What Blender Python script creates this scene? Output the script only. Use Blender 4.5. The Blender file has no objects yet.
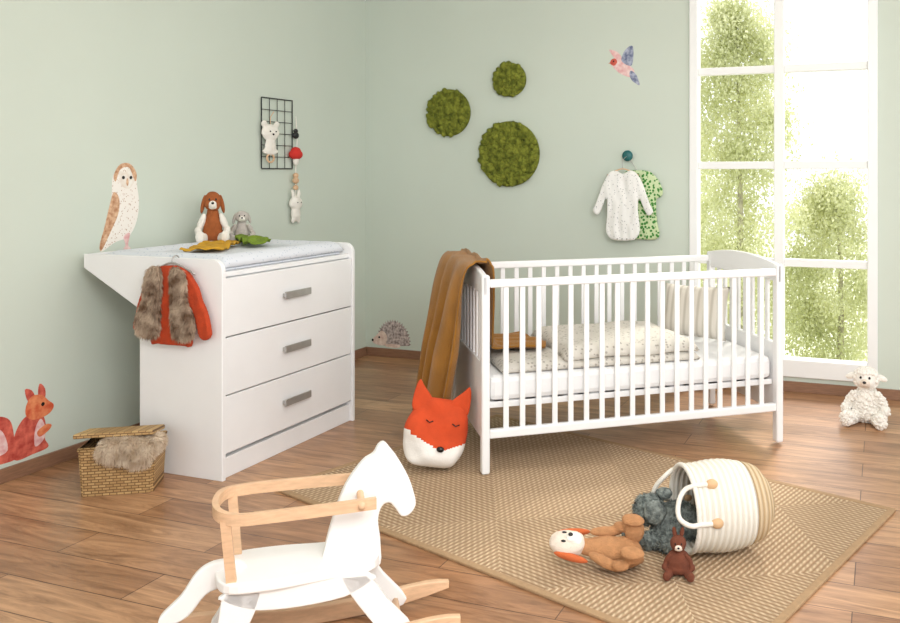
import bpy, bmesh, math, random, bisect
from mathutils import Vector, Matrix, Euler, noise
random.seed(3)
S = bpy.context.scene
pi = math.pi

# ------------------------------------------------------------ materials
def lin(c):
    c = c/255.0
    return c/12.92 if c <= 0.04045 else ((c+0.055)/1.055)**2.4
def C(r, g, b): return (lin(r), lin(g), lin(b), 1)
def newmat(name):
    m = bpy.data.materials.new(name); m.use_nodes = True
    nt = m.node_tree; b = nt.nodes['Principled BSDF']
    return m, nt, b
def mat(name, col, rough=.6, var=0.06, vs=8, bump=0, bs=120, metal=0, sheen=0, col2=None, stretch=(1,1,1), spec=.5):
    m, nt, b = newmat(name); N = nt.nodes; L = nt.links
    tc = N.new('ShaderNodeTexCoord'); mp = N.new('ShaderNodeMapping'); mp.inputs['Scale'].default_value = stretch
    L.new(tc.outputs['Object'], mp.inputs[0])
    nz = N.new('ShaderNodeTexNoise'); nz.inputs['Scale'].default_value = vs; nz.inputs['Detail'].default_value = 4
    L.new(mp.outputs[0], nz.inputs[0])
    r = N.new('ShaderNodeValToRGB')
    if col2 is None:
        a = tuple(x*(1-var) for x in col[:3])+(1,); c = tuple(min(1, x*(1+var)) for x in col[:3])+(1,)
    else: a, c = col, col2
    r.color_ramp.elements[0].position = .35; r.color_ramp.elements[1].position = .65
    r.color_ramp.elements[0].color = a; r.color_ramp.elements[1].color = c
    L.new(nz.outputs['Fac'], r.inputs[0]); L.new(r.outputs[0], b.inputs['Base Color'])
    b.inputs['Roughness'].default_value = rough; b.inputs['Metallic'].default_value = metal
    b.inputs['Specular IOR Level'].default_value = spec
    if sheen: b.inputs['Sheen Weight'].default_value = sheen
    if bump:
        n2 = N.new('ShaderNodeTexNoise'); n2.inputs['Scale'].default_value = bs; L.new(mp.outputs[0], n2.inputs[0])
        bp = N.new('ShaderNodeBump'); bp.inputs['Strength'].default_value = bump; bp.inputs['Distance'].default_value = .01
        L.new(n2.outputs['Fac'], bp.inputs['Height']); L.new(bp.outputs[0], b.inputs['Normal'])
    return m
def dots(name, base, dot, scale, thr, rough=.85):
    m, nt, b = newmat(name); N = nt.nodes; L = nt.links
    tc = N.new('ShaderNodeTexCoord'); v = N.new('ShaderNodeTexVoronoi'); v.inputs['Scale'].default_value = scale
    L.new(tc.outputs['Object'], v.inputs['Vector'])
    r = N.new('ShaderNodeValToRGB'); r.color_ramp.elements[0].position = thr; r.color_ramp.elements[0].color = dot
    r.color_ramp.elements[1].position = thr+.06; r.color_ramp.elements[1].color = base
    L.new(v.outputs['Distance'], r.inputs[0]); L.new(r.outputs[0], b.inputs['Base Color'])
    b.inputs['Roughness'].default_value = rough
    return m
def bands(name, c1, c2, scale, axis='X', rough=.8, bump=.5):
    m, nt, b = newmat(name); N = nt.nodes; L = nt.links
    tc = N.new('ShaderNodeTexCoord'); w = N.new('ShaderNodeTexWave'); w.bands_direction = axis
    w.inputs['Scale'].default_value = scale; w.inputs['Distortion'].default_value = .4
    L.new(tc.outputs['Object'], w.inputs['Vector'])
    r = N.new('ShaderNodeValToRGB'); r.color_ramp.elements[0].color = c1; r.color_ramp.elements[1].color = c2
    r.color_ramp.elements[1].position = .6
    L.new(w.outputs['Fac'], r.inputs[0]); L.new(r.outputs[0], b.inputs['Base Color'])
    bp = N.new('ShaderNodeBump'); bp.inputs['Strength'].default_value = bump; bp.inputs['Distance'].default_value = .01
    L.new(w.outputs['Fac'], bp.inputs['Height']); L.new(bp.outputs[0], b.inputs['Normal'])
    b.inputs['Roughness'].default_value = rough
    return m

WHITE = mat('white_lacquer', C(238,238,238), .35, .01)
WHITEW = mat('window_white', C(240,241,239), .4, .01)
WALL = mat('sage_wall_paint', C(204,213,201), .9, .015, 1.5, .05, 200)
CEIL = mat('ceiling_paint', C(240,240,236), .9, .01)
WOODB = mat('baseboard_wood', C(140,104,80), .5, .12, 6, stretch=(3,3,30))
BEECH = mat('beech_wood', C(218,180,144), .45, .08, 12, stretch=(2,2,10))
METAL = mat('brushed_steel', C(180,178,175), .35, .05, 30, metal=.6)
BLACKM = mat('black_wire', C(30,32,34), .5, .02)
BLACK = mat('black_bead', C(22,18,16), .25, .02)
MUST = mat('mustard_cloth', C(152,102,26), .9, .12, 9, .5, 260, sheen=.2)
SHEET = mat('white_sheet', C(236,236,236), .9, .02, 5, .1, 60)
PADM = dots('changing_pad_cloth', C(218,222,228), C(186,195,208), 60, .18)
DUVET = dots('duvet_print', C(208,203,193), C(166,160,150), 48, .24)
PILLOW = bands('pillow_stripe', C(190,183,170), C(216,210,199), 9, 'X', .9, .1)
RUST = mat('rust_knit', C(180,62,24), .9, .1, 30, .4, 200)
FURB = mat('brown_fur', C(112,84,62), .9, 0, 18, col2=C(204,182,158))
FURT = mat('tan_fur', C(200,176,148), .9, 0, 25, col2=C(232,216,194))
FOXO = mat('fox_orange_felt', C(202,72,30), .9, .07, 20, .2, 200)
FOXW = mat('fox_white_felt', C(234,230,224), .9, .03, 20, .2, 200)
ROPEW = bands('rope_white', C(214,207,192), C(234,230,218), 16, 'Z', .9, .6)
ROPET = bands('rope_natural', C(176,148,110), C(208,186,152), 16, 'Z', .9, .6)
ROPEP = mat('rope_plain', C(230,225,214), .9, .04, 40, .5, 200)
TANL = mat('tan_leather', C(206,168,126), .6, .1)

# ------------------------------------------------------------ builders
def root(name, loc=(0,0,0), rz=0, M=None):
    e = bpy.data.objects.new(name, None); S.collection.objects.link(e)
    if M is not None: e.matrix_world = M
    else:
        e.location = loc; e.rotation_euler = (0,0,rz)
    e.empty_display_size = .05
    return e
def add(name, me, m, parent=None, smooth=False):
    ob = bpy.data.objects.new(name, me); S.collection.objects.link(ob)
    if m is not None:
        for x in (m if isinstance(m,(list,tuple)) else [m]): me.materials.append(x)
    if smooth: me.polygons.foreach_set('use_smooth', [True]*len(me.polygons))
    if parent is not None: ob.parent = parent
    return ob
def frombm(name, bm, m, parent=None, smooth=False):
    bmesh.ops.recalc_face_normals(bm, faces=bm.faces)
    me = bpy.data.meshes.new(name); bm.to_mesh(me); bm.free()
    return add(name, me, m, parent, smooth)
def boxes(name, parent, lst, m, bevel=.004):
    bm = bmesh.new()
    for x0,x1,y0,y1,z0,z1 in lst:
        t = bmesh.new(); bmesh.ops.create_cube(t, size=1)
        for v in t.verts:
            v.co = Vector(((x0+x1)/2+v.co.x*(x1-x0), (y0+y1)/2+v.co.y*(y1-y0), (z0+z1)/2+v.co.z*(z1-z0)))
        if bevel: bmesh.ops.bevel(t, geom=t.edges[:], offset=bevel, segments=2, affect='EDGES', profile=.5)
        me = bpy.data.meshes.new('t'); t.to_mesh(me); t.free(); bm.from_mesh(me); bpy.data.meshes.remove(me)
    return frombm(name, bm, m, parent)
def catmull(pts, n=5, closed=True):
    P = [Vector(p) for p in pts]; out = []; k = len(P)
    rng = range(k) if closed else range(k-1)
    for i in rng:
        if closed: p0,p1,p2,p3 = P[i-1],P[i],P[(i+1)%k],P[(i+2)%k]
        else: p0,p1,p2,p3 = P[max(i-1,0)],P[i],P[i+1],P[min(i+2,k-1)]
        for j in range(n):
            t = j/n
            out.append(.5*((2*p1)+(-p0+p2)*t+(2*p0-5*p1+4*p2-p3)*t*t+(-p0+3*p1-3*p2+p3)*t**3))
    if not closed: out.append(P[-1])
    return out
def extr_bm(pts, y0, y1, bevel=0):
    bm = bmesh.new(); n = len(pts)
    a = [bm.verts.new((p[0], y0, p[1])) for p in pts]; b = [bm.verts.new((p[0], y1, p[1])) for p in pts]
    bm.faces.new(a); bm.faces.new(list(reversed(b)))
    for i in range(n): bm.faces.new((a[i], b[i], b[(i+1)%n], a[(i+1)%n]))
    bmesh.ops.recalc_face_normals(bm, faces=bm.faces)
    if bevel:
        es = [e for e in bm.edges if (e.verts[0].co.y == e.verts[1].co.y)]
        bmesh.ops.bevel(bm, geom=es, offset=bevel, segments=3, affect='EDGES', profile=.5)
    return bm
def extr(name, parent, pts, y0, y1, m, bevel=0, sm=0, M=None):
    if sm: pts = catmull([(p[0],p[1],0) for p in pts], sm)
    bm = extr_bm(pts, y0, y1, bevel)
    bmesh.ops.triangulate(bm, faces=[f for f in bm.faces if len(f.verts) > 4])
    if M is not None: bmesh.ops.transform(bm, matrix=M, verts=bm.verts)
    return frombm(name, bm, m, parent)
def tube_bm(bm, pts, r, seg=10, closed=False, sm=0, rect=None):
    pts = [Vector(p) for p in pts]
    if sm: pts = catmull(pts, sm, closed)
    n = len(pts); rr = r if isinstance(r,(list,tuple)) else None
    up = Vector((0,0,1)); prev = None; rings = []
    for i,p in enumerate(pts):
        t = (pts[(i+1)%n]-pts[i-1]) if closed else (pts[min(i+1,n-1)]-pts[max(i-1,0)])
        t.normalize()
        if rect or prev is None:
            ref = up if abs(t.dot(up)) < .95 else Vector((1,0,0))
            a = t.cross(ref).normalized()
        else: a = (prev - t*prev.dot(t)).normalized()
        prev = a; b = a.cross(t).normalized()
        if rect:
            w,h = rect; ring = [bm.verts.new(p+a*sx*w/2+b*sy*h/2) for sx,sy in ((-1,-1),(1,-1),(1,1),(-1,1))]
        else:
            if rr:
                f = i/max(1,n-1)*(len(rr)-1); k = min(int(f), len(rr)-2); q = rr[k]*(1-(f-k))+rr[k+1]*(f-k)
            else: q = r
            ring = [bm.verts.new(p+(a*math.cos(2*pi*s/seg)+b*math.sin(2*pi*s/seg))*q) for s in range(seg)]
        rings.append(ring)
    s = len(rings[0])
    for i in range(n if closed else n-1):
        A = rings[i]; B = rings[(i+1)%n]
        for j in range(s): bm.faces.new((A[j],A[(j+1)%s],B[(j+1)%s],B[j]))
    if not closed:
        bm.faces.new(rings[0]); bm.faces.new(list(reversed(rings[-1])))
def tube(name, parent, pts, r, m, seg=10, closed=False, sm=0, rect=None):
    bm = bmesh.new(); tube_bm(bm, pts, r, seg, closed, sm, rect)
    return frombm(name, bm, m, parent, smooth=(rect is None))
def tubes(name, parent, lst, m, seg=8):
    bm = bmesh.new()
    for pts,r in lst: tube_bm(bm, pts, r, seg)
    return frombm(name, bm, m, parent, smooth=True)
def baked(ob):
    dg = bpy.context.evaluated_depsgraph_get()
    me = bpy.data.meshes.new_from_object(ob.evaluated_get(dg)); bpy.data.objects.remove(ob); return me
def remeshed(name, parent, bm, m, voxel, amp=0, ns=40, smooth_it=4):
    bmesh.ops.recalc_face_normals(bm, faces=bm.faces)
    me = bpy.data.meshes.new('t'); bm.to_mesh(me); bm.free()
    t = bpy.data.objects.new('t', me); S.collection.objects.link(t)
    md = t.modifiers.new('r','REMESH'); md.mode='VOXEL'; md.voxel_size = voxel
    sm = t.modifiers.new('s','SMOOTH'); sm.iterations = smooth_it; sm.factor = .5
    me = baked(t)
    if amp:
        for v in me.vertices: v.co += v.normal*amp*noise.noise(v.co*ns)
    me.materials.clear()
    return add(name, me, m, parent, True)
def ell(bm, c, r, rot=(0,0,0), seg=20):
    M = Matrix.Translation(c) @ Euler(rot).to_matrix().to_4x4() @ Matrix.Diagonal((r[0],r[1],r[2],1))
    bmesh.ops.create_uvsphere(bm, u_segments=seg, v_segments=seg//2+2, radius=1, matrix=M)
def blob(name, parent, ells, m, voxel=.005, amp=0, ns=60, it=4):
    bm = bmesh.new()
    for e in ells: ell(bm, *e)
    return remeshed(name, parent, bm, m, voxel, amp, ns, it)
def balls(name, parent, ells, m):
    bm = bmesh.new()
    for e in ells: ell(bm, *e)
    return frombm(name, bm, m, parent, True)
_t = bmesh.new(); bmesh.ops.create_icosphere(_t, subdivisions=1, radius=1)
ICO_V=[v.co.copy() for v in _t.verts]; ICO_F=[[v.index for v in f.verts] for f in _t.faces]; _t.free()
def manyballs(name, parent, lst, m):
    vs=[];fs=[]
    for c,r in lst:
        k=len(vs); vs += [Vector((c[0]+v.x*r[0], c[1]+v.y*r[1], c[2]+v.z*r[2])) for v in ICO_V]
        fs += [[k+i for i in f] for f in ICO_F]
    me=bpy.data.meshes.new(name); me.from_pydata(vs,[],fs); return add(name, me, m, parent, True)
def soft(name, parent, pts, thick, m, voxel=.006, amp=.004, ns=25, y=0, sm=4):
    p = catmull([(a,b,0) for a,b in pts], sm)
    bm = extr_bm(p, y-thick/2, y+thick/2)
    bmesh.ops.triangulate(bm, faces=bm.faces)
    ob = remeshed(name, parent, bm, m, voxel, 0, 1, 5)
    for v in ob.data.vertices:
        v.co.y += amp*noise.noise(Vector((v.co.x*ns, 3.3, v.co.z*ns*.35))) - abs(amp)*.3
    return ob
def surf(name, parent, fn, nu, nv, m, thick=.006, smooth=True):
    bm = bmesh.new()
    g = [[bm.verts.new(fn(i/nu, j/nv)) for j in range(nv+1)] for i in range(nu+1)]
    for i in range(nu):
        for j in range(nv): bm.faces.new((g[i][j], g[i+1][j], g[i+1][j+1], g[i][j+1]))
    me = bpy.data.meshes.new('t'); bm.to_mesh(me); bm.free()
    t = bpy.data.objects.new('t', me); S.collection.objects.link(t)
    md = t.modifiers.new('s','SOLIDIFY'); md.thickness = thick; md.offset = 0
    me = baked(t)
    return add(name, me, m, parent, smooth)
def lathe(name, parent, prof, m, seg=48, M=None):
    bm = bmesh.new(); rings = []
    for r,z in prof: rings.append([bm.verts.new((r*math.cos(2*pi*i/seg), r*math.sin(2*pi*i/seg), z)) for i in range(seg)])
    for a,b in zip(rings, rings[1:]):
        for i in range(seg): bm.faces.new((a[i],a[(i+1)%seg],b[(i+1)%seg],b[i]))
    bm.faces.new(rings[0]); bm.faces.new(rings[-1])
    if M is not None: bmesh.ops.transform(bm, matrix=M, verts=bm.verts)
    return frombm(name, bm, m, parent, True)
def shell(name, parent, prof, m, seg=64):
    bm = bmesh.new(); rings = []
    for r,z in prof: rings.append([bm.verts.new((r*math.cos(2*pi*i/seg), r*math.sin(2*pi*i/seg), z)) for i in range(seg)])
    for k in range(len(rings)):
        a,b = rings[k], rings[(k+1)%len(rings)]
        for i in range(seg): bm.faces.new((a[i],a[(i+1)%seg],b[(i+1)%seg],b[i]))
    return frombm(name, bm, m, parent, True)
def fur(name, parent, src, n, length, width, m, grav=.3, jit=.5, down=(0,0,-1)):
    me = src.data; me.calc_loop_triangles(); T = me.loop_triangles
    cum = []; s = 0
    for t in T: s += t.area; cum.append(s)
    vs = []; fs = []; dn = Vector(down)
    for _ in range(n):
        t = T[min(bisect.bisect(cum, random.random()*s), len(T)-1)]
        a,b,c = (me.vertices[i].co for i in t.vertices)
        u,v = random.random(), random.random()
        if u+v > 1: u,v = 1-u,1-v
        p = a+(b-a)*u+(c-a)*v; nrm = t.normal
        d = (nrm + dn*grav + Vector((random.uniform(-1,1),random.uniform(-1,1),random.uniform(-1,1)))*jit).normalized()
        side = d.cross(Vector((random.uniform(-1,1),random.uniform(-1,1),random.uniform(-1,1)))).normalized()*width
        l = length*random.uniform(.6,1.2); k = len(vs)
        md = p+d*l*.55; tip = p+d*l+dn*grav*l*.4
        vs += [p-side, p+side, md+side*.7, md-side*.7, tip]
        fs += [(k,k+1,k+2,k+3),(k+3,k+2,k+4)]
    o = bpy.data.meshes.new(name); o.from_pydata(vs, [], fs)
    return add(name, o, m, parent, True)

# ------------------------------------------------------------ room shell
def floor_mat():
    m, nt, b = newmat('oak_plank_floor'); N = nt.nodes; L = nt.links
    tc = N.new('ShaderNodeTexCoord')
    br = N.new('ShaderNodeTexBrick'); br.inputs['Scale'].default_value = 1
    br.inputs['Brick Width'].default_value = 1.25; br.inputs['Row Height'].default_value = .165
    br.inputs['Mortar Size'].default_value = .002; br.inputs['Mortar Smooth'].default_value = .3
    br.inputs['Color1'].default_value = C(196,152,114); br.inputs['Color2'].default_value = C(162,118,84)
    br.inputs['Mortar'].default_value = C(96,66,46); br.offset = .37
    L.new(tc.outputs['Object'], br.inputs['Vector'])
    mp = N.new('ShaderNodeMapping'); mp.inputs['Scale'].default_value = (1.1,9,1); L.new(tc.outputs['Object'], mp.inputs[0])
    nz = N.new('ShaderNodeTexNoise'); nz.inputs['Scale'].default_value = 2.2; nz.inputs['Detail'].default_value = 10
    nz.inputs['Distortion'].default_value = 1.6; nz.inputs['Roughness'].default_value = .66
    L.new(mp.outputs[0], nz.inputs[0])
    r = N.new('ShaderNodeValToRGB'); r.color_ramp.elements[0].position=.34; r.color_ramp.elements[1].position=.66
    r.color_ramp.elements[0].color = (.52,.47,.42,1); r.color_ramp.elements[1].color = (1.14,1.14,1.14,1)
    L.new(nz.outputs['Fac'], r.inputs[0])
    mx = N.new('ShaderNodeMixRGB'); mx.blend_type='MULTIPLY'; mx.inputs[0].default_value = 1
    L.new(br.outputs['Color'], mx.inputs[1]); L.new(r.outputs[0], mx.inputs[2]); L.new(mx.outputs[0], b.inputs['Base Color'])
    b.inputs['Roughness'].default_value = .30
    bp = N.new('ShaderNodeBump'); bp.inputs['Strength'].default_value=.2; bp.inputs['Distance'].default_value=.003
    L.new(br.outputs['Fac'], bp.inputs['Height']); bp.invert = True; L.new(bp.outputs[0], b.inputs['Normal'])
    return m
XR, YF, H = 5.4, -6.8, 2.62
boxes('floor', None, [(-.15,XR,YF,.15,-.1,0)], floor_mat(), 0)
boxes('ceiling', None, [(-.15,XR,YF,.15,H,H+.1)], CEIL, 0)
boxes('wall_left', None, [(-.15,0,YF,.15,0,H)], WALL, 0)
WX0, WX1, WZ0, WZ1 = 2.275, 3.341, .085, 2.47
boxes('wall_back', None, [(0,WX0,0,.15,0,H),(WX1,XR,0,.15,0,H),(WX0,WX1,0,.15,0,WZ0),(WX0,WX1,0,.15,WZ1,H)], WALL, 0)
boxes('baseboard_left', None, [(0,.014,YF,0,0,.058)], WOODB, .002)
boxes('baseboard_back', None, [(.014,XR,-.014,0,0,.058)], WOODB, .002)
w = root('window_1', (0,0,0))
boxes('frame', w, [(WX0,WX0+.05,-.02,.08,WZ0,WZ1),(WX1-.055,WX1,-.02,.08,WZ0,WZ1),
                   (WX0+.05,WX1-.055,-.02,.08,WZ0,WZ0+.10),(WX0+.05,WX1-.055,-.02,.08,WZ1-.06,WZ1)], WHITEW, .005)
xm = 2.80
boxes('mullion', w, [(xm-.028,xm+.028,-.01,.06,WZ0+.10,WZ1-.06)], WHITEW, .005)
bars = []
for z in (.74,1.305,1.865): bars += [(WX0+.05,xm-.028,0,.05,z-.022,z+.022),(xm+.028,WX1-.055,0,.05,z-.022,z+.022)]
boxes('muntins', w, bars, WHITEW, .004)

# ------------------------------------------------------------ outside
boxes('lawn', None, [(-25,30,1.5,45,-2.7,-2.6)], mat('lawn_grass', C(222,226,200), .9, .1, 2), 0)
def leafmat():
    m, nt, b = newmat('leaf_green'); N = nt.nodes; L = nt.links
    tc = N.new('ShaderNodeTexCoord'); nz = N.new('ShaderNodeTexNoise'); nz.inputs['Scale'].default_value = 1.8
    L.new(tc.outputs['Object'], nz.inputs[0])
    r = N.new('ShaderNodeValToRGB'); r.color_ramp.elements[0].position=.35; r.color_ramp.elements[1].position=.65
    r.color_ramp.elements[0].color = C(202,206,160); r.color_ramp.elements[1].color = C(228,229,190)
    L.new(nz.outputs['Fac'], r.inputs[0])
    L.new(r.outputs[0], b.inputs['Base Color']); b.inputs['Roughness'].default_value=.8
    tr = N.new('ShaderNodeBsdfTranslucent'); L.new(r.outputs[0], tr.inputs[0])
    mx = N.new('ShaderNodeMixShader'); mx.inputs[0].default_value=.5
    L.new(b.outputs[0], mx.inputs[1]); L.new(tr.outputs[0], mx.inputs[2]); L.new(mx.outputs[0], N['Material Output'].inputs[0])
    return m
LEAF = leafmat(); BARK = mat('bark', C(176,170,146), .9, .2)
def tree(loc, h, rad, nclump, nleaf):
    t = root('tree', loc)
    tube('trunk', t, [(0,0,0),(.05,.02,h*.5),(0,0,h*.92)], [.08,.04,.012], BARK, sm=4)
    cl = []
    for _ in range(nclump):
        f = random.uniform(.08,1)**.9; a = random.uniform(0,2*pi)
        R = rad*(1-f**2.6)**.6*random.uniform(.1,1)+.05
        cl.append((Vector((R*math.cos(a), R*math.sin(a), h*f)), random.uniform(.14,.32)))
    vs=[]; fs=[]
    for _ in range(nleaf):
        c,r = random.choice(cl)
        p = c+Vector((random.gauss(0,r*.6),random.gauss(0,r*.6),random.gauss(0,r*.7)))
        p.z=max(p.z,.1)
        e = Euler((random.uniform(0,6),random.uniform(0,6),random.uniform(0,6))).to_matrix(); s=random.uniform(.014,.028)
        k=len(vs); vs += [p+e@Vector(q)*s for q in ((-1.3,0,0),(0,-.7,.2),(1.3,0,0),(0,.7,.2))]; fs.append((k,k+1,k+2,k+3))
    me=bpy.data.meshes.new('leaves'); me.from_pydata(vs,[],fs); add('leaves', me, LEAF, t)
tree((1.42,7.0,-2.60), 6.3, 1.0, 190, 46000)
tree((2.75,7.6,-2.60), 3.75, 1.0, 130, 32000)
tree((.2,9.5,-2.60), 4.5, 1.3, 110, 16000)

# ------------------------------------------------------------ dresser
d = root('changing_dresser', (0,-1.808,0)); Wd=.4625
side = [(.395,0),(.835,0)] + [(.835-.05+.05*math.cos(a), .855+.05*math.sin(a)) for a in [i*pi/2/6 for i in range(7)]] + [(.075,.905),(.075,.845),(.395,.68)]
extr('side_left', d, side, -Wd, -Wd+.022, WHITE, .003)
extr('side_right', d, side, Wd-.022, Wd, WHITE, .003)
i0,i1 = -Wd+.022, Wd-.022
boxes('top_board', d, [(.093,.815,i0,i1,.83,.85)], WHITE, .002)
boxes('back_rail', d, [(.075,.093,i0,i1,.83,.905)], WHITE, .002)
boxes('back_panel', d, [(.395,.405,i0,i1,.06,.83)], WHITE, .001)
boxes('carcass', d, [(.405,.80,i0,i1,.09,.105),(.405,.80,i0,i1,.815,.83)], WHITE, .001)
boxes('plinth', d, [(.405,.818,i0,i1,.0,.085)], WHITE, .002)
for k,(a,b) in enumerate(((.105,.34),(.345,.58),(.585,.825))):
    boxes('drawer_%d'%(k+1), d, [(.808,.829,i0+.003,i1-.003,a+.0005,b-.0005),(.42,.808,i0+.02,i1-.02,a+.02,b-.04)], WHITE, .002)
    z=(a+b)/2+.005
    boxes('handle_%d'%(k+1), d, [(.846,.853,-.09,.09,z-.016,z+.016),(.829,.847,-.085,-.075,z-.008,z+.008),(.829,.847,.075,.085,z-.008,z+.008)], METAL, .002)
def padf(u,v):
    x=.12+.68*u; y=i0+.03+(i1-i0-.06)*v
    e=min(u,1-u,v*1.3,(1-v)*1.3); h=.014+.044*min(1,e/.06)**.5
    if e>.10: h -= .020*min(1,(e-.10)/.05)
    return Vector((x,y-1.808,.852+h+.0015*noise.noise(Vector((x*20,y*20,0)))))
cp = root('changing_pad'); surf('pad_top', cp, padf, 60, 70, PADM, .012)
boxes('pad_base', cp, [(.13,.79,-1.808+i0+.04,-1.808+i1-.04,.851,.862)], PADM, .004)
def clothf(cx,cy,sx,sy,z,rot,amp,seed):
    def f(u,v):
        a=(u-.5)*sx; b=(v-.5)*sy; b*=1-.25*u
        x=cx+a*math.cos(rot)-b*math.sin(rot); y=cy+a*math.sin(rot)+b*math.cos(rot)
        return Vector((x,y,z+amp*(1+1.4*noise.noise(Vector((x*22,y*22,seed))))))
    return f
YEL=mat('yellow_muslin', C(198,150,40), .9, .15, 20,.3)
k1=root('burp_cloth'); surf('cloth', k1, clothf(.38,-1.83,.16,.50,.901,.5,.014,2), 26, 60, YEL, .005)
k2=root('burp_cloth'); GRN=mat('green_cloth', C(116,140,40), .9, .15, 20,.3)
surf('cloth', k2, clothf(.38,-1.57,.12,.42,.912,.9,.016,7), 20, 50, GRN, .006)

# ------------------------------------------------------------ plush builder
def plush(name, M, s, body, head, limb, ear, muzzle, ears='round', nose=BLACK, amp=.002, curly=0, fat=1):
    r = root(name, M=M)
    E=lambda L:[(tuple(Vector(c)*s), tuple(Vector(q)*s), *x) for c,q,*x in L]
    f=fat
    b=blob('body', r, E([((0,0,.075),(.052*f,.046*f,.075)),((0,.005,.045),(.06*f,.052*f,.045)),((0,0,.13),(.035,.03,.04))]), body, .005*s, amp*s)
    l=blob('limbs', r, E([((-.055,-.055,.026),(.025,.055,.025),(0,0,-.35)),((.055,-.055,.026),(.025,.055,.025),(0,0,.35)),
        ((-.068,-.105,.033),(.026,.02,.03)),((.068,-.105,.033),(.026,.02,.03)),
        ((-.062,-.018,.095),(.019,.02,.05),(.35,.45,0)),((.062,-.018,.095),(.019,.02,.05),(.35,-.45,0)),
        ((-.08,-.035,.058),(.02,.022,.022)),((.08,-.035,.058),(.02,.022,.022))]), limb, .005*s, amp*s)
    h=blob('head', r, E([((0,-.008,.19),(.05,.046,.046)),((0,-.02,.178),(.045,.038,.032))]), head, .005*s, amp*s)
    blob('muzzle', r, E([((0,-.05,.178),(.022,.022,.018)),((0,-.04,.17),(.028,.018,.016))]), muzzle, .004*s)
    balls('eyes_and_nose', r, E([((-.018,-.05,.2),(.005,.004,.006)),((.018,-.05,.2),(.005,.004,.006)),((0,-.071,.184),(.008,.005,.006))]), nose)
    if ears=='round': L=[((-.042,0,.228),(.02,.01,.02)),((.042,0,.228),(.02,.01,.02))]
    elif ears=='side': L=[((-.06,0,.195),(.03,.012,.014),(0,-.35,0)),((.06,0,.195),(.03,.012,.014),(0,.35,0))]
    elif ears=='droop': L=[((-.052,-.004,.178),(.012,.02,.045),(0,.25,0)),((.052,-.004,.178),(.012,.02,.045),(0,-.25,0))]
    else: L=[((-.022,0,.25),(.014,.009,.036),(0,-.15,0)),((.022,0,.25),(.014,.009,.036),(0,.15,0))]
    blob('ears', r, E(L), ear, .004*s)
    if curly:
        for nm,o in (('body_curls',b),('limb_curls',l),('head_curls',h)):
            me=o.data; lst=[]
            for _ in range(curly):
                v=me.vertices[random.randrange(len(me.vertices))]
                if nm=='head_curls' and v.co.y<-.03*s and v.co.z<.215*s: continue
                q=random.uniform(.006,.010)*s; lst.append((v.co,(q,q,q)))
            manyballs(nm, r, lst, body)
    return r
def TM(x,y,z,rz): return Matrix.Translation((x,y,z)) @ Matrix.Rotation(rz,4,'Z')
PBR=mat('plush_brown', C(166,92,46), .95, .12, 40,.6,300); PWH=mat('plush_white', C(242,237,228), .95,.03,30,.4,300)
PGR=mat('plush_grey', C(196,188,180), .95,.1,60,.6,300); PTAN=mat('plush_tan', C(186,134,90),.95,.12,50,.7,300)
PDB=mat('plush_dark_brown', C(112,60,40),.95,.12,50,.6,300); PCR=mat('plush_cream', C(236,220,204),.95,.06,30,.6,300)
POR=mat('plush_orange', C(206,104,56),.95,.08,30,.6,300)
PEL=mat('plush_speckled_grey', C(92,100,98),.95,0,70,.8,250,col2=C(150,158,152))
plush('plush_dog', TM(.16,-1.60,.902,.75)@Matrix.Diagonal((.85,.85,1.12,1)), 1.0, PBR, PBR, PWH, PBR, PWH, 'droop')
plush('plush_rabbit', TM(.22,-1.46,.902,.75), .68, PGR, PGR, PGR, PGR, PWH, 'droop')
plush('plush_lamb', TM(3.29,-.50,0.004,-.1), 1.16, PWH, PWH, PWH, PWH, PCR, 'side', curly=600, fat=1.15)
plush('plush_rabbit', TM(2.77,-2.44,.010,.25), .52, PDB, PDB, PDB, PDB, PCR, 'long', fat=1.45)
zax=Vector((-.95,-.30,.10)).normalized(); fr=Vector((.12,-.45,.88)); fr=(fr-zax*fr.dot(zax)).normalized(); ya=-fr; xa=ya.cross(zax)
M=Matrix((xa,ya,zax)).transposed().to_4x4(); M.translation=Vector((2.655,-2.43,.052))
plush('plush_teddy_bear', M@Matrix.Diagonal((.90,.70,1.28,1)), 1.0, PTAN, PCR, PTAN, POR, PWH, 'droop')

# ------------------------------------------------------------ clothes on dresser
g=root('toddler_shirt', (.60,-2.277,0))
soft('shirt', g, [(-.04,.875),(.04,.875),(.085,.855),(.13,.80),(.18,.70),(.205,.60),(.16,.585),(.125,.69),(.105,.73),(.105,.56),(.06,.55),(-.06,.55),(-.105,.56),(-.10,.73),(-.125,.69),(-.155,.60),(-.195,.61),(-.175,.70),(-.13,.80),(-.085,.855)], .028, RUST, .006,.008,30,-.022)
tube('hanger', g, [(-.12,-.02,.845),(-.06,-.02,.87),(0,-.02,.888),(.06,-.02,.87),(.12,-.02,.845)], .004, METAL, sm=3)
tube('hook', g, [(0,-.02,.885),(0,-.015,.91),(0,.005,.915),(0,.015,.905)], .003, METAL, sm=4)
g=root('fur_vest', (.60,-2.324,0))
for sgn,nm in ((-1,'left_half'),(1,'right_half')):
    pts=[(sgn*.035,.872),(sgn*.08,.855),(sgn*.096,.80),(sgn*.10,.74),(sgn*.13,.67),(sgn*.13,.60),(sgn*.09,.585),(sgn*.05,.59),(sgn*.036,.61),(sgn*.030,.72),(sgn*.026,.80)]
    if sgn<0: pts=[(x*1.15-.005,z) for x,z in pts]
    o=soft(nm, g, pts, .018, FURB, .006,.004,30,0)
    fur(nm+'_fur', g, o, 8000, .017, .0016, FURB, 1.1, .45)

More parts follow.
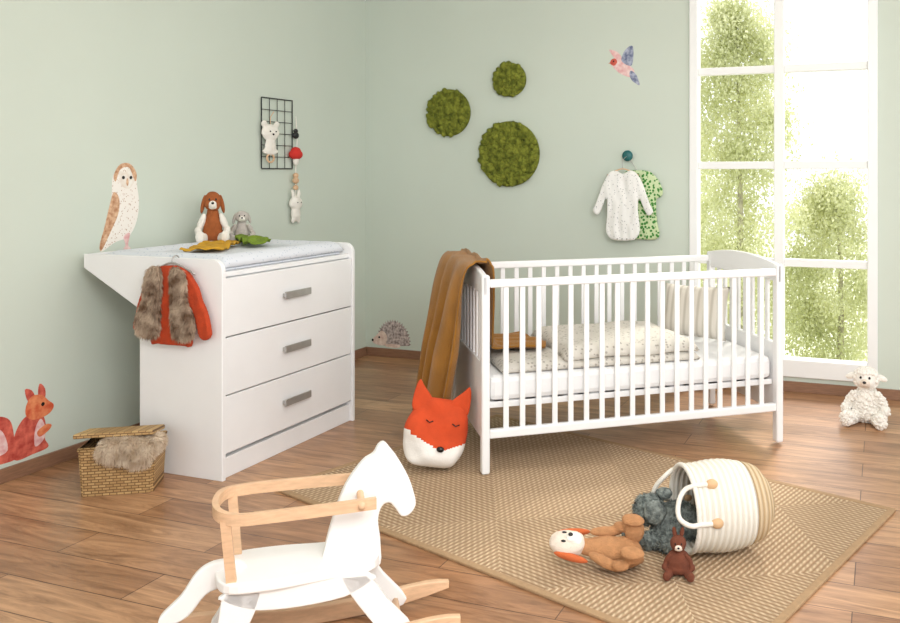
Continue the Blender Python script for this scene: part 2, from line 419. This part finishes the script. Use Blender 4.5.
# ------------------------------------------------------------ wicker basket
def wicker():
    m, nt, b = newmat('wicker_weave'); N = nt.nodes; L = nt.links
    tc = N.new('ShaderNodeTexCoord'); br = N.new('ShaderNodeTexBrick')
    mp = N.new('ShaderNodeMapping'); mp.inputs['Rotation'].default_value=(pi/2,0,0); L.new(tc.outputs['Object'], mp.inputs[0])
    br.inputs['Scale'].default_value=1; br.inputs['Brick Width'].default_value=.026; br.inputs['Row Height'].default_value=.011
    br.inputs['Mortar Size'].default_value=.0016; br.inputs['Color1'].default_value=C(196,162,110); br.inputs['Color2'].default_value=C(168,132,84)
    br.inputs['Mortar'].default_value=C(116,86,50)
    L.new(mp.outputs[0], br.inputs['Vector']); L.new(br.outputs['Color'], b.inputs['Base Color'])
    bp=N.new('ShaderNodeBump'); bp.invert=True; bp.inputs['Strength'].default_value=.8; bp.inputs['Distance'].default_value=.004
    L.new(br.outputs['Fac'], bp.inputs['Height']); L.new(bp.outputs[0], b.inputs['Normal']); b.inputs['Roughness'].default_value=.7
    return m
WICK=wicker()
wb=root('wicker_basket', (.505,-2.45,0), math.radians(32))
bm=bmesh.new()
def ringv(hx,hy,z,bm=bm): return [bm.verts.new((x,y,z)) for x,y in ((-hx,-hy),(hx,-hy),(hx,hy),(-hx,hy))]
R=[ringv(.130,.085,0),ringv(.139,.092,.185),ringv(.129,.082,.185),ringv(.117,.075,.012)]
for a,b in zip(R,R[1:]):
    for i in range(4): bm.faces.new((a[i],a[(i+1)%4],b[(i+1)%4],b[i]))
bm.faces.new(R[0]); bm.faces.new(R[-1])
bmesh.ops.bevel(bm, geom=[e for e in bm.edges if abs(e.verts[0].co.z-e.verts[1].co.z)>.1], offset=.01, segments=3, affect='EDGES')
frombm('basket_body', bm, WICK, wb)
tube('rim', wb, [(-.136,-.089,.185),(.136,-.089,.185),(.136,.089,.185),(-.136,.089,.185)], .007, WICK, closed=True)
o=boxes('lid', wb, [(-.144,.144,-.185,0,0,.018)], WICK, .005)
o.matrix_local=Matrix.Translation((-.012,.09,.20))@Matrix.Rotation(math.radians(-9),4,'X')
tube('clasp', wb, [(-.008,-.098,.14),(.008,-.098,.14),(.008,-.10,.11),(-.008,-.10,.11)], .003, WICK, closed=True)
ft=root('fur_throw', (.505,-2.45,0), math.radians(32))
o=blob('throw_body', ft, [((.03,-.07,.195),(.09,.05,.03)),((.07,-.10,.165),(.06,.026,.05),(0,.2,0)),((-.01,-.105,.175),(.06,.022,.035)),((.12,-.04,.185),(.03,.06,.035))], FURT, .006,.01,30)
fur('throw_fur', ft, o, 12000, .022,.0014, FURT, .6)

# ------------------------------------------------------------ wall stickers
DW=mat('sticker_cream', C(242,238,230), .8,0,30,col2=C(226,212,198)); DBN=mat('sticker_brown', C(176,122,86),.8,0,45,col2=C(226,190,156))
DSP=dots('sticker_speckle', C(242,236,228), C(188,158,136), 90, .2); DOR=mat('sticker_orange', C(206,84,50),.8,0,25,col2=C(236,150,100))
DRD=mat('sticker_red', C(176,60,50),.8,0,30,col2=C(222,110,90)); DGY=mat('sticker_grey', C(122,108,106),.8,0,55,col2=C(214,200,194))
DPK=mat('sticker_pink', C(220,160,160),.8,0,30,col2=C(240,216,212)); DBL=mat('sticker_blue', C(100,110,140),.8,0,40,col2=C(180,186,204))
DBE=mat('sticker_beige', C(206,176,160),.8,0,30,col2=C(236,218,206))
def layer(r,nm,pts,k,m,sm=5): return extr(nm, r, pts, -.0006*(k+1), -.0006*k if k else 0, m, 0, sm)
def disc(r,nm,x,z,rx,rz_,k,m): return layer(r,nm,[(x+rx*math.cos(a*pi/4),z+rz_*math.sin(a*pi/4)) for a in range(8)],k,m)
r=root('owl_wall_sticker', (.0,-2.015,.90), pi/2)
layer(r,'body',[(0,.395),(.055,.398),(.09,.36),(.097,.30),(.108,.22),(.095,.13),(.05,.06),(-.03,.035),(-.095,0),(-.11,.02),(-.085,.10),(-.06,.18),(-.045,.26),(-.04,.34)],0,DSP)
layer(r,'wing',[(-.035,.27),(-.005,.24),(-.01,.17),(-.05,.09),(-.10,.005),(-.11,.03),(-.085,.11),(-.06,.2)],1,DBN)
layer(r,'hood',[(-.035,.35),(0,.4),(.055,.403),(.092,.36),(.085,.32),(.05,.385),(.0,.375),(-.025,.32)],2,DBN)
layer(r,'face',[(.025,.362),(.05,.382),(.08,.36),(.08,.32),(.05,.285),(.01,.30),(-.01,.34),(.0,.37)],1,DW)
disc(r,'eye_1',.018,.338,.008,.008,3,BLACK); disc(r,'eye_2',.06,.338,.008,.008,3,BLACK)
layer(r,'beak',[(.04,.335),(.047,.315),(.04,.298),(.033,.315)],3,DBN)
layer(r,'feet',[(.02,.06),(.03,.02),(.02,0),(.06,.0),(.045,.02),(.055,.075)],1,DPK)
r=root('squirrel_wall_sticker', (0,-2.50,.075), pi/2)
layer(r,'tail',[(-.02,.01),(-.03,.09),(-.05,.17),(-.11,.20),(-.19,.19),(-.22,.12),(-.18,.05),(-.12,.01),(-.07,0)],0,DRD)
layer(r,'tail_tip',[(-.06,.05),(-.08,.13),(-.13,.16),(-.18,.14),(-.17,.08),(-.12,.04)],1,DPK)
layer(r,'body',[(-.03,0),(-.035,.08),(-.01,.14),(.03,.17),(.09,.16),(.11,.10),(.105,.05),(.12,.01),(.05,0)],1,DRD)
layer(r,'belly',[(.06,.03),(.06,.10),(.085,.14),(.105,.10),(.10,.05)],2,DPK)
layer(r,'head',[(.02,.17),(.02,.21),(.045,.245),(.09,.24),(.12,.21),(.145,.185),(.135,.16),(.10,.145),(.05,.145)],2,DOR)
layer(r,'ear_1',[(.03,.225),(.015,.28),(.045,.27),(.06,.235)],1,DRD,3); layer(r,'ear_2',[(.075,.235),(.08,.29),(.105,.265),(.105,.225)],1,DRD,3)
disc(r,'eye',.095,.20,.008,.008,3,BLACK)
layer(r,'paw',[(.07,.09),(.11,.11),(.135,.10),(.12,.08),(.08,.065)],3,DOR)
r=root('hedgehog_wall_sticker', (.208,0,.075), 0)
pts=[]
for i in range(44):
    a=pi*i/43; R_=1.0 if i%2 else .88
    pts.append((-.14*math.cos(a)*R_+.01, .02+.165*math.sin(a)*R_))
layer(r,'spines',pts+[(.13,.01),(0,0),(-.11,.0)],0,DGY,1)
layer(r,'face',[(-.05,.01),(-.04,.07),(-.08,.10),(-.12,.07),(-.155,.035),(-.14,.01),(-.09,0)],1,DBE)
disc(r,'eye',-.10,.055,.007,.007,2,BLACK); disc(r,'nose',-.153,.033,.008,.008,2,BLACK)
layer(r,'feet',[(-.05,.012),(-.04,-.008),(.05,-.008),(.06,.012)],1,DBE)
r=root('bird_wall_sticker', (1.868,0,1.80), 0)
layer(r,'body',[(-.09,.14),(-.07,.17),(-.03,.165),(.02,.13),(.06,.09),(.05,.05),(.0,.06),(-.05,.09)],0,DPK)
layer(r,'wing_1',[(-.02,.15),(-.01,.20),(.02,.235),(.05,.24),(.055,.18),(.04,.12)],1,DBL)
layer(r,'wing_2',[(-.05,.15),(-.08,.19),(-.10,.225),(-.05,.21),(-.02,.17)],1,DPK)
layer(r,'head',[(-.095,.14),(-.085,.165),(-.06,.168),(-.05,.145),(-.07,.125)],2,DRD)
layer(r,'tail',[(.04,.09),(.075,.06),(.095,.0),(.07,.01),(.045,.03),(.03,.065)],1,DBL)
disc(r,'eye',-.072,.152,.005,.005,3,BLACK)
layer(r,'beak',[(-.09,.15),(-.108,.14),(-.09,.137)],1,DBN,1)

# ------------------------------------------------------------ moss circles
MOSS=mat('moss', C(84,92,18), .95, 0,22,col2=C(136,142,50))
def moss(x,z,R):
    r=root('moss_wall_circle', (x,-.001,z)); Mx=Matrix.Rotation(pi/2,4,'X')
    prof=[(R*.995,0),(R,.01),(R*.99,.022)]+[(R*.97*math.cos(a),.022+.016*math.sin(a)) for a in [i*pi/2/12 for i in range(12)]]+[(.003,.038)]
    lathe('moss_bed', r, prof, MOSS, 72, Mx)
    lst=[]
    for _ in range(int(600*R*R/.04)):
        a=random.uniform(0,2*pi); q=R*.95*math.sqrt(random.random()); s=random.uniform(.010,.024)
        lst.append(((q*math.cos(a),-.032,q*math.sin(a)),(s,s*.9,s)))
    c=manyballs('moss_clumps', r, lst, MOSS)
    fur('moss_fibres', r, c, int(9000*R*R/.04), .010,.0012, MOSS, .1,.8)
moss(.653,1.66,.156); moss(1.098,1.863,.110); moss(1.09,1.383,.212)

# ------------------------------------------------------------ wall hook and clothes
TEAL=mat('teal_knob', C(30,98,98),.4,.04)
r=root('wall_hook', (1.895,0,1.365))
lathe('knob', r, [(.012,0),(.012,.02),(.03,.026),(.034,.036),(.03,.046),(.004,.05)], TEAL, 32, Matrix.Rotation(pi/2,4,'X'))
BS=dots('speckled_jersey', C(238,237,233), C(160,160,160), 70, .16); BG=dots('green_print_jersey', C(200,216,170), C(62,134,54), 55, .42)
suit=[(-.045,0),(0,-.02),(.045,0),(.085,-.015),(.125,-.08),(.17,-.20),(.19,-.25),(.155,-.27),(.12,-.20),(.10,-.14),(.098,-.25),(.108,-.36),(.085,-.41),(.05,-.425),(-.05,-.425),(-.085,-.41),(-.108,-.36),(-.098,-.25),(-.10,-.14),(-.12,-.20),(-.155,-.27),(-.19,-.25),(-.17,-.20),(-.125,-.08),(-.085,-.015)]
top=[(-.045,0),(.045,0),(.09,-.015),(.135,-.07),(.16,-.14),(.12,-.17),(.115,-.15),(.12,-.30),(.13,-.41),(0,-.42),(-.08,-.41),(-.07,-.15),(-.10,-.12),(-.085,-.015)]
r=root('baby_shirt', (1.96,-.055,1.275))
soft('front', r, top, .02, BG, .007,.008,30, .025)
tube('hanger_hook', r, [(0,.025,-.01),(-.03,.02,.04),(-.06,.02,.075)],.002,METAL,sm=3)
r=root('baby_bodysuit', (1.88,-.085,1.275))
soft('front', r, suit, .022, BS, .006,.009,30, 0)
tube('hanger', r, [(-.10,0,-.03),(-.05,0,-.005),(0,.0,.01),(.05,0,-.005),(.10,0,-.03)],.004,BEECH,sm=3)
tube('hanger_hook', r, [(0,0,.01),(0.0,.0,.06),(.017,.045,.09)],.002,METAL,sm=3)
balls('snaps', r, [((x,-.015,-.415),(.005,.003,.005)) for x in (-.03,0,.03)], METAL)

# ------------------------------------------------------------ wire grid and hanging toys
r=root('wire_grid_board', (0.012,-.93,1.285), pi/2)
L=[]
for i in range(5): x=-.135+.27*i/4; L.append(([(x,0,0),(x,0,.41)],.0035 if i in(0,4) else .002))
for i in range(7): z=.41*i/6; L.append(([(-.135,-.002,z),(.135,-.002,z)],.0035 if i in(0,6) else .002))
tubes('wires', r, L, BLACKM)
RED=mat('red_felt', C(204,48,40),.9,.06)
r=root('plush_bear_comforter', M=Matrix.Translation((0.034,-1.015,1.285))@Matrix.Rotation(pi/2,4,'Z')@Matrix.Diagonal((1.35,1,1.1,1)))
blob('head', r, [((0,0,.19),(.055,.02,.045)),((-.04,0,.235),(.017,.012,.017)),((.04,0,.235),(.017,.012,.017)),((0,0,.12),(.035,.014,.05)),((0,0,.09),(.05,.012,.02))], PWH,.005,.002)
balls('eyes', r, [((-.018,-.02,.195),(.004,.003,.004)),((.018,-.02,.195),(.004,.003,.004)),((0,-.022,.18),(.006,.003,.005))], BLACK)
tube('string', r, [(0,-.0,.23),(0,-.0,.27),(.01,-.012,.30)],.002,BEECH)
tube('ring', r, [(.022*math.cos(a*pi/6),-.0,.055+.022*math.sin(a*pi/6)) for a in range(12)],.005,BEECH,closed=True)
r=root('hanging_toy_garland', M=Matrix.Translation((0.03,-.785,.93))@Matrix.Rotation(pi/2,4,'Z')@Matrix.Diagonal((1.25,1,1.05,1)))
tube('cord', r, [(0.0,0,.64),(.01,0,.50),(.0,0,.34),(.0,0,.05)],.0025,PWH,sm=3)
blob('mushroom_cap', r, [((0,0,.42),(.045,.03,.03)),((0,0,.44),(.03,.025,.025))], RED,.005)
blob('mushroom_stem', r, [((0,0,.385),(.018,.016,.03))], PWH,.005)
blob('beads', r, [((0,0,.30),(.016,.016,.016)),((0,0,.27),(.02,.018,.018)),((0,0,.23),(.016,.015,.016))], BEECH,.004)
blob('rabbit_head', r, [((0,0,.14),(.042,.028,.04)),((-.02,0,.19),(.012,.01,.032),(0,-.2,0)),((.02,0,.19),(.012,.01,.032),(0,.2,0)),((0,0,.08),(.032,.02,.045)),((-.02,0,.045),(.011,.011,.022)),((.02,0,.045),(.011,.011,.022))], PWH,.004,.002)
balls('eyes', r, [((-.013,-.028,.145),(.003,.003,.003)),((.013,-.028,.145),(.003,.003,.003))], BLACK)
balls('heart', r, [((0.0,0,.53),(.022,.012,.02)),((0,0,.555),(.014,.01,.014))], BLACKM)

# ------------------------------------------------------------ crib
cr=root('crib', (1.811,-1.870,.010), math.radians(37.6)); LC,WC=1.42,.73
def archz(t): return .82+.035*math.sin(pi*t)**.8
for x,nm in ((0,'left'),(LC-.035,'right')):
    boxes('posts_'+nm, cr, [(x,x+.035,0,.045,0,.825),(x,x+.035,WC-.045,WC,0,.825)], WHITE, .008)
    n=24
    pts=[(.0,.745)]+[(WC*i/n, archz(i/n)) for i in range(n+1)]+[(WC,.745)]
    Mz=Matrix.Translation((x+.03,0,0))@Matrix.Rotation(pi/2,4,'Z')
    extr('arch_'+nm, cr, pts, 0.003, .027, WHITE, .006, M=Mz)
    boxes('end_rail_'+nm, cr, [(x+.004,x+.031,.045,WC-.045,.14,.46)], WHITE, .004)
    sl=[(x+.01,x+.024,y-.014,y+.014,.44,.76) for y in [.045+(WC-.09)*(i+1)/9 for i in range(8)]]
    boxes('end_slats_'+nm, cr, sl, WHITE, .003)
for y,nm in ((.004,'front'),(WC-.034,'back')):
    boxes('rails_'+nm, cr, [(.035,LC-.035,y,y+.03,.772,.806),(.035,LC-.035,y,y+.03,.145,.182)], WHITE, .006)
    ns=18
    boxes('slats_'+nm, cr, [(x-.0115,x+.0115,y+.009,y+.021,.17,.78) for x in [.035+(LC-.07)*(i+1)/(ns+1) for i in range(ns)]], WHITE, .003)
boxes('mattress_base', cr, [(.035,LC-.035,.045,.075,.262,.287),(.035,LC-.035,WC-.075,WC-.045,.262,.287)]+[(x,x+.06,.05,WC-.05,.27,.287) for x in [.06+i*.125 for i in range(11)]], WHITE, .003)
MR=Matrix.Translation((1.811,-1.870,0))@Matrix.Rotation(math.radians(37.6),4,'Z')
mt=root('crib_mattress', M=MR)
boxes('mattress', mt, [(.04,LC-.04,.04,WC-.04,.299,.405)], SHEET, .025)
dv=root('baby_duvet', M=MR)
def duf(u,v):
    x=.10+.92*u; y=.06+(WC-.12)*v
    e=min(u*1.3,(1-u)*1.3,v,1-v); h=.032*min(1,e/.08)**.5
    h+=.008*noise.noise(Vector((x*6,y*6,1)))*min(1,e/.1)
    return Vector((x,y,.413+max(0,h)))
surf('duvet', dv, duf, 60, 40, DUVET, .014)
def duf2(u,v):
    x=.38+.64*u; y=.07+(WC-.15)*v
    e=min(u*1.3,(1-u)*1.3,v,1-v); return Vector((x,y,.448+.045*min(1,e/.08)**.5+.012*noise.noise(Vector((x*6,y*6,9)))))
surf('duvet_fold', dv, duf2, 40, 40, DUVET, .014)
pl=root('crib_pillow', M=MR@Matrix.Translation((1.17,.45,.425))@Matrix.Rotation(.75,4,'Z')@Matrix.Rotation(math.radians(14),4,'Y')@Matrix.Rotation(pi/2,4,'Z'))
bm=bmesh.new()
n=24
for sgn in (1,-1):
    g=[]
    for i in range(n+1):
        row=[]
        for j in range(n+1):
            u=i/n*2-1; v=j/n*2-1
            b=((1-u**4)*(1-v**4))**.5
            k=1-.07*(1-abs(u)**2)*abs(v)**3; k2=1-.07*(1-abs(v)**2)*abs(u)**3
            row.append(bm.verts.new((u*.175*k2, sgn*.055*b, .135+v*.135*k)))
        g.append(row)
    for i in range(n):
        for j in range(n): bm.faces.new((g[i][j],g[i+1][j],g[i+1][j+1],g[i][j+1]))
bmesh.ops.remove_doubles(bm, verts=bm.verts, dist=.0005)
frombm('pillow', bm, PILLOW, pl, True)
# blanket
bk=root('mustard_blanket', M=MR)
path=[(-.150,.10),(-.12,.32),(-.09,.55),(-.07,.76),(-.04,.875),(.02,.895),(.065,.86),(.08,.72),(.085,.55),(.10,.475),(.20,.47),(.33,.47)]
PP=catmull([(a,0,b) for a,b in path], 8, False)
def blf(u,v):
    f=v*(len(PP)-1); i=min(int(f),len(PP)-2); p=PP[i].lerp(PP[i+1],f-i)
    out = max(0,.9-p.z) if v<.5 else 0
    y0,y1=.12,.72
    if v<.5: y0+=.16*out; y1+=.08*out
    else:
        y0+=.12*max(0,min(1,(v-.55)*4)); y0-= .1*max(0,v-.75); y1-=.15*max(0,min(1,(v-.55)*4))
    y=y0+(y1-y0)*u
    fold=math.sin(u*17+1.5*noise.noise(Vector((u*3,v*3,0)))+v*2)
    off=.006+.036*min(1,out*2.2)
    x=p.x+off*fold*(1 if v<.5 else .0)
    z=p.z
    if v<.5:
        z+= .04*noise.noise(Vector((u*4,0,7)))*max(0,1-v*4); z+= .09*(1-u)*max(0,1-v*2.6)-.02
        z=max(z,.09)
    if .4<v<.62: z+=.006*fold
    if v>.78: z+=.018*abs(math.sin(u*11+v*12)); x+=.03*math.sin(u*5)
    if .55<v<.8: x+=.006*fold
    return Vector((x,y,z))
surf('blanket', bk, blf, 90, 90, MUST, .008)

# ------------------------------------------------------------ fox bag
fx=root('fox_storage_bag', M=Matrix.Translation((1.575,-1.895,.010))@Matrix.Rotation(math.radians(27),4,'Z')@Matrix.Rotation(math.radians(11),4,'Y')@Matrix.Rotation(math.radians(-9),4,'X')@Matrix.Translation((0,0,.018)))
bm=bmesh.new(); bmesh.ops.create_uvsphere(bm, u_segments=180, v_segments=140, radius=1)
for v in bm.verts:
    x,y,z=v.co
    X=math.copysign(abs(x)**.6,x)*.126; Z=.14+math.copysign(abs(z)**.55,z)*.14; Y=math.copysign(abs(y)**.8,y)*.07
    t=Z/.28; X*=1.06-.12*t+.05*math.sin(t*pi); Y*=1.15-.75*t
    n_=noise.noise(Vector((X*11,Y*11,Z*11)))*.018
    v.co=Vector((X+n_,Y+n_,max(0,Z)))
for f in bm.faces:
    c=f.calc_center_median(); lim=.075+.42*min(.16,abs(c.x-.03))
    f.material_index = 1 if (c.z<lim) else 0
frombm('bag', bm, [FOXO,FOXW], fx, True)
for s in (-1,1):
    soft('ear_%d'%(1 if s<0 else 2), fx, [(s*.114,.22),(s*.121,.29),(s*.108,.345),(s*.083,.32),(s*.035,.265),(s*.04,.21)], .028, FOXO, .005,.004,25,0)
balls('nose', fx, [((.03,-.078,.085),(.016,.010,.012))], BLACK)
tubes('eyes', fx, [([(s*.07+.02,-.050,.19),(s*.055+.02,-.055,.182),(s*.04+.02,-.054,.19)],.0025) for s in (-1,1)], BLACK)

# ------------------------------------------------------------ rug
def rugmat():
    m, nt, b = newmat('sisal_rug'); N = nt.nodes; L = nt.links
    tc = N.new('ShaderNodeTexCoord')
    def wave(dirn, sc, rot=0):
        mp=N.new('ShaderNodeMapping'); mp.inputs['Rotation'].default_value=(0,0,rot); L.new(tc.outputs['Object'],mp.inputs[0])
        w=N.new('ShaderNodeTexWave'); w.bands_direction=dirn; w.inputs['Scale'].default_value=sc; w.inputs['Distortion'].default_value=.8
        w.inputs['Detail'].default_value=1; w.inputs['Detail Scale'].default_value=3
        L.new(mp.outputs[0],w.inputs[0]); return w
    wa=wave('X',17); wb_=wave('Y',17); cross=wave('DIAGONAL',22)
    mp=N.new('ShaderNodeMapping'); mp.inputs['Rotation'].default_value=(0,0,pi/4); mp.inputs['Location'].default_value=(.1,.2,.01); L.new(tc.outputs['Object'],mp.inputs[0])
    ck=N.new('ShaderNodeTexChecker'); ck.inputs['Scale'].default_value=1.9; L.new(mp.outputs[0],ck.inputs[0])
    mx=N.new('ShaderNodeMixRGB'); L.new(ck.outputs['Fac'],mx.inputs[0]); L.new(wa.outputs['Color'],mx.inputs[1]); L.new(wb_.outputs['Color'],mx.inputs[2])
    m2=N.new('ShaderNodeMixRGB'); m2.blend_type='MULTIPLY'; m2.inputs[0].default_value=.6; L.new(mx.outputs[0],m2.inputs[1]); L.new(cross.outputs['Color'],m2.inputs[2])
    r=N.new('ShaderNodeValToRGB'); r.color_ramp.elements[0].color=C(150,121,90); r.color_ramp.elements[1].color=C(212,188,156)
    L.new(m2.outputs[0],r.inputs[0])
    tn=N.new('ShaderNodeMixRGB'); tn.blend_type='MULTIPLY'; tn.inputs[0].default_value=1
    t2=N.new('ShaderNodeMixRGB'); t2.inputs[1].default_value=(1,1,1,1); t2.inputs[2].default_value=(.92,.91,.90,1); L.new(ck.outputs['Fac'],t2.inputs[0])
    L.new(r.outputs[0],tn.inputs[1]); L.new(t2.outputs[0],tn.inputs[2]); L.new(tn.outputs[0],b.inputs['Base Color'])
    bp=N.new('ShaderNodeBump'); bp.inputs['Strength'].default_value=.6; bp.inputs['Distance'].default_value=.006
    L.new(m2.outputs[0],bp.inputs['Height']); L.new(bp.outputs[0],b.inputs['Normal']); b.inputs['Roughness'].default_value=.95
    return m
rg=root('area_rug', (1.107,-2.265,0), math.radians(-17.8))
boxes('rug_weave', rg, [(0,2.0,0,1.27,0,.008)], rugmat(), .003)
RB=mat('rug_binding', C(166,136,102),.9,.08,60)
boxes('rug_binding', rg, [(-.012,2.012,-.014,.012,0,.010),(-.012,2.012,1.258,1.284,0,.010),(-.014,.012,.012,1.258,0,.010),(1.988,2.014,.012,1.258,0,.010)], RB, .003)

# ------------------------------------------------------------ rope basket + elephant
ax=Vector((-.84,-.54,.0)).normalized()   # local z -> opening direction
up=Vector((0,0,1)); xx=up.cross(ax).normalized(); yy=ax.cross(xx)
Mb=Matrix((xx,yy,ax)).transposed().to_4x4(); Mb.translation=Vector((2.995,-2.14,.160))
rb=root('rope_basket', M=Mb)
def rad_(t): return (.112+.045*math.sin(min(1,t*1.25)*pi*.62)-.012*t - .03*max(0,.12-t)/.12)*.965
NB=28
po=[(rad_(i/NB)+.002*math.sin(i/NB*.27/.0098*pi), .28*i/NB) for i in range(NB+1)]
pin=[(a-.009,b) for a,b in po]; cut=8
shell('basket_lower', rb, po[:cut+1]+list(reversed(pin[:cut+1])), ROPET)
shell('basket_upper', rb, po[cut:]+list(reversed(pin[cut:])), ROPEW)
lathe('basket_bottom', rb, [(po[0][0]-.001,.0),(po[0][0]-.001,.010)], ROPET, 64)
R0=po[-1][0]
tube('rim', rb, [(R0*math.cos(a*pi/16), R0*math.sin(a*pi/16), .282) for a in range(32)], .008, ROPEP, closed=True)
R0+=.006
def P(a,z): return (R0*math.cos(a),R0*math.sin(a),z)
tube('handle_1', rb, [P(.85,.225),P(.85,.28),(.085,.09,.315),(.10,.055,.34),(.125,.02,.345),(.14,.0,.315),P(.0,.28),P(.0,.225)], .008, ROPEP, sm=6)
tube('handle_2', rb, [P(2.45,.225),P(2.45,.28),(-.105,.07,.315),(-.12,.035,.34),(-.135,.0,.345),(-.15,-.02,.315),P(3.3,.28),P(3.3,.225)], .008, ROPEP, sm=6)
balls('handle_tabs', rb, [(P(a,.225),(.016,.016,.02)) for a in (.85,.0,2.45,3.3)], TANL)
el=root('plush_elephant', M=Matrix.Translation((2.655,-2.255,.010))@Matrix.Rotation(-.25,4,'Z'))
o=blob('body', el, [((.06,.05,.075),(.085,.06,.062)),((-.03,.0,.11),(.055,.05,.05)),((-.065,-.03,.07),(.02,.022,.05),(0,.5,0)),((-.09,-.035,.025),(.028,.018,.018)),
    ((.0,-.045,.03),(.04,.028,.028),(0,0,.3)),((.07,-.04,.03),(.045,.028,.028)),((.03,.02,.05),(.06,.05,.05))], PEL,.005,.006,70)
blob('ears', el, [((.015,-.045,.125),(.038,.012,.042),(0,0,.5)),((-.03,.055,.125),(.038,.012,.04),(0,0,-.5)),((.01,.03,.165),(.03,.02,.02))], PEL,.005,.004,70)
fur('pile', el, o, 5000,.010,.0015,PEL,.2,.8)
balls('eyes', el, [((-.07,-.025,.13),(.005,.005,.005))], BLACK)

# ------------------------------------------------------------ rocking horse
rh=root('rocking_horse', M=Matrix.Translation((1.941,-3.127,0))@Matrix.Rotation(math.radians(37),4,'Z')@Matrix.Diagonal((.92,.86,.97,1)))
HW=mat('horse_white_paint', C(240,239,236),.4,.01)
head=[(.19,.537),(.212,.512),(.229,.489),(.263,.428),(.282,.367),(.278,.343),(.262,.327),(.24,.326),(.222,.350),(.205,.367),(.184,.360),(.172,.321),(.179,.255),(.165,.185),(.014,.185),(.02,.26),(.045,.348),(.078,.428),(.126,.489),(.158,.508),(.172,.530)]
extr('head_and_neck', rh, head, -.019, .019, HW, .007, sm=4)
seat=[(-.27,-.05),(-.27,.05),(-.23,.115),(-.12,.125),(.0,.11),(.10,.10),(.16,.07),(.175,0),(.16,-.07),(.10,-.10),(.0,-.11),(-.12,-.125),(-.23,-.115)]
Ms=Matrix.Translation((0,0,.222))@Matrix.Rotation(-pi/2,4,'X')
extr('seat', rh, seat, -.014, .014, HW, .006, sm=4, M=Ms)
extr('tail', rh, [(-.22,.255),(-.28,.258),(-.325,.235),(-.365,.18),(-.415,.135),(-.42,.112),(-.395,.105),(-.345,.125),(-.30,.175),(-.255,.19),(-.22,.195),(-.19,.23)], -.014,.014, HW,.006,sm=4)
for s in (-1,1):
    y0,y1 = sorted((s*.082,s*.106))
    extr('front_leg_%d'%(1 if s<0 else 2), rh, [(.06,.215),(.13,.215),(.195,.13),(.265,.045),(.205,.025),(.14,.09)], y0,y1, HW,.004,sm=3)
    extr('rear_leg_%d'%(1 if s<0 else 2), rh, [(-.24,.215),(-.15,.215),(-.18,.12),(-.24,.03),(-.30,.045),(-.265,.11)], y0,y1, HW,.004,sm=3)
    extr('flank_%d'%(1 if s<0 else 2), rh, [(-.24,.21),(.14,.21),(.10,.165),(0,.15),(-.12,.15),(-.2,.165)], y0,y1, HW,.004,sm=3)
    ya_,yb_=sorted((s*.108,s*.132))
    tp=[];bt=[]
    for i in range(25):
        x=-.40+.80*i/24; zb=.30*x*x+.0005; t=.046*(1-(abs(x)/.43)**6)+.004
        bt.append((x,zb)); tp.append((x,zb+t))
    extr('runner_%d'%(1 if s<0 else 2), rh, bt+list(reversed(tp)), ya_,yb_, BEECH,.004)
    tube('ring_post_%d'%(1 if s<0 else 2), rh, [(-.225,s*.095,.225),(-.24,s*.112,.40)], .0, BEECH, rect=(.018,.026))
tubes('cross_bars', rh, [([(x,-.12,z),(x,.12,z)],.010) for x,z in ((.23,.045),(-.25,.05))], BEECH)
ring=[(.16,-.115,.405),(.02,-.125,.405),(-.12,-.13,.405),(-.21,-.125,.405),(-.26,-.085,.41),(-.275,0,.412),(-.26,.085,.41),(-.21,.125,.405),(-.12,.13,.405),(.02,.125,.405),(.16,.115,.405)]
tube('safety_ring', rh, ring, 0, BEECH, sm=6, rect=(.016,.030))
tubes('handle_bar', rh, [([(.12,-.135,.405),(.12,.135,.405)],.010)], BEECH, 14)

# ------------------------------------------------------------ lights, world, camera
wd=bpy.data.worlds.new('World'); S.world=wd; wd.use_nodes=True
bg=wd.node_tree.nodes['Background']; bg.inputs[0].default_value=(.965,.985,1,1); bg.inputs[1].default_value=1.55
def area(name, loc, tgt, size, e, col=(1,1,1)):
    l=bpy.data.lights.new(name,'AREA'); l.size=size; l.energy=e; l.color=col
    o=bpy.data.objects.new(name,l); S.collection.objects.link(o); o.location=loc
    o.rotation_euler=(Vector(tgt)-Vector(loc)).to_track_quat('-Z','Y').to_euler(); return o
area('added_fill_light', (3.9,-4.6,2.5), (1.4,-1.3,.4), 1.6, 116, (1,.995,.99))  # added area lamp brightening the room, not a real fixture
area('added_fill_light', (2.4,-2.0,2.58), (2.4,-1.8,0), 2.4, 24, (1,1,1))  # weaker overhead fill, also added; no ceiling lamp here
sl=bpy.data.lights.new('sun','SUN'); sl.energy=3.2; sl.angle=math.radians(8); sl.color=(1,.96,.88)
so=bpy.data.objects.new('sun',sl); S.collection.objects.link(so); so.location=(5,8,6)
so.rotation_euler=Vector((-.1,-.8,-.75)).to_track_quat('-Z','Y').to_euler()
cam=bpy.data.cameras.new('camera'); co=bpy.data.objects.new('camera',cam); S.collection.objects.link(co)
co.location=(3.373,-5.039,1.26); co.rotation_euler=(pi/2,0,math.radians(19.86))
cam.sensor_width=36; cam.lens=34; cam.shift_x=-.141; cam.shift_y=-.154
S.camera=co
S.view_settings.view_transform='Standard'
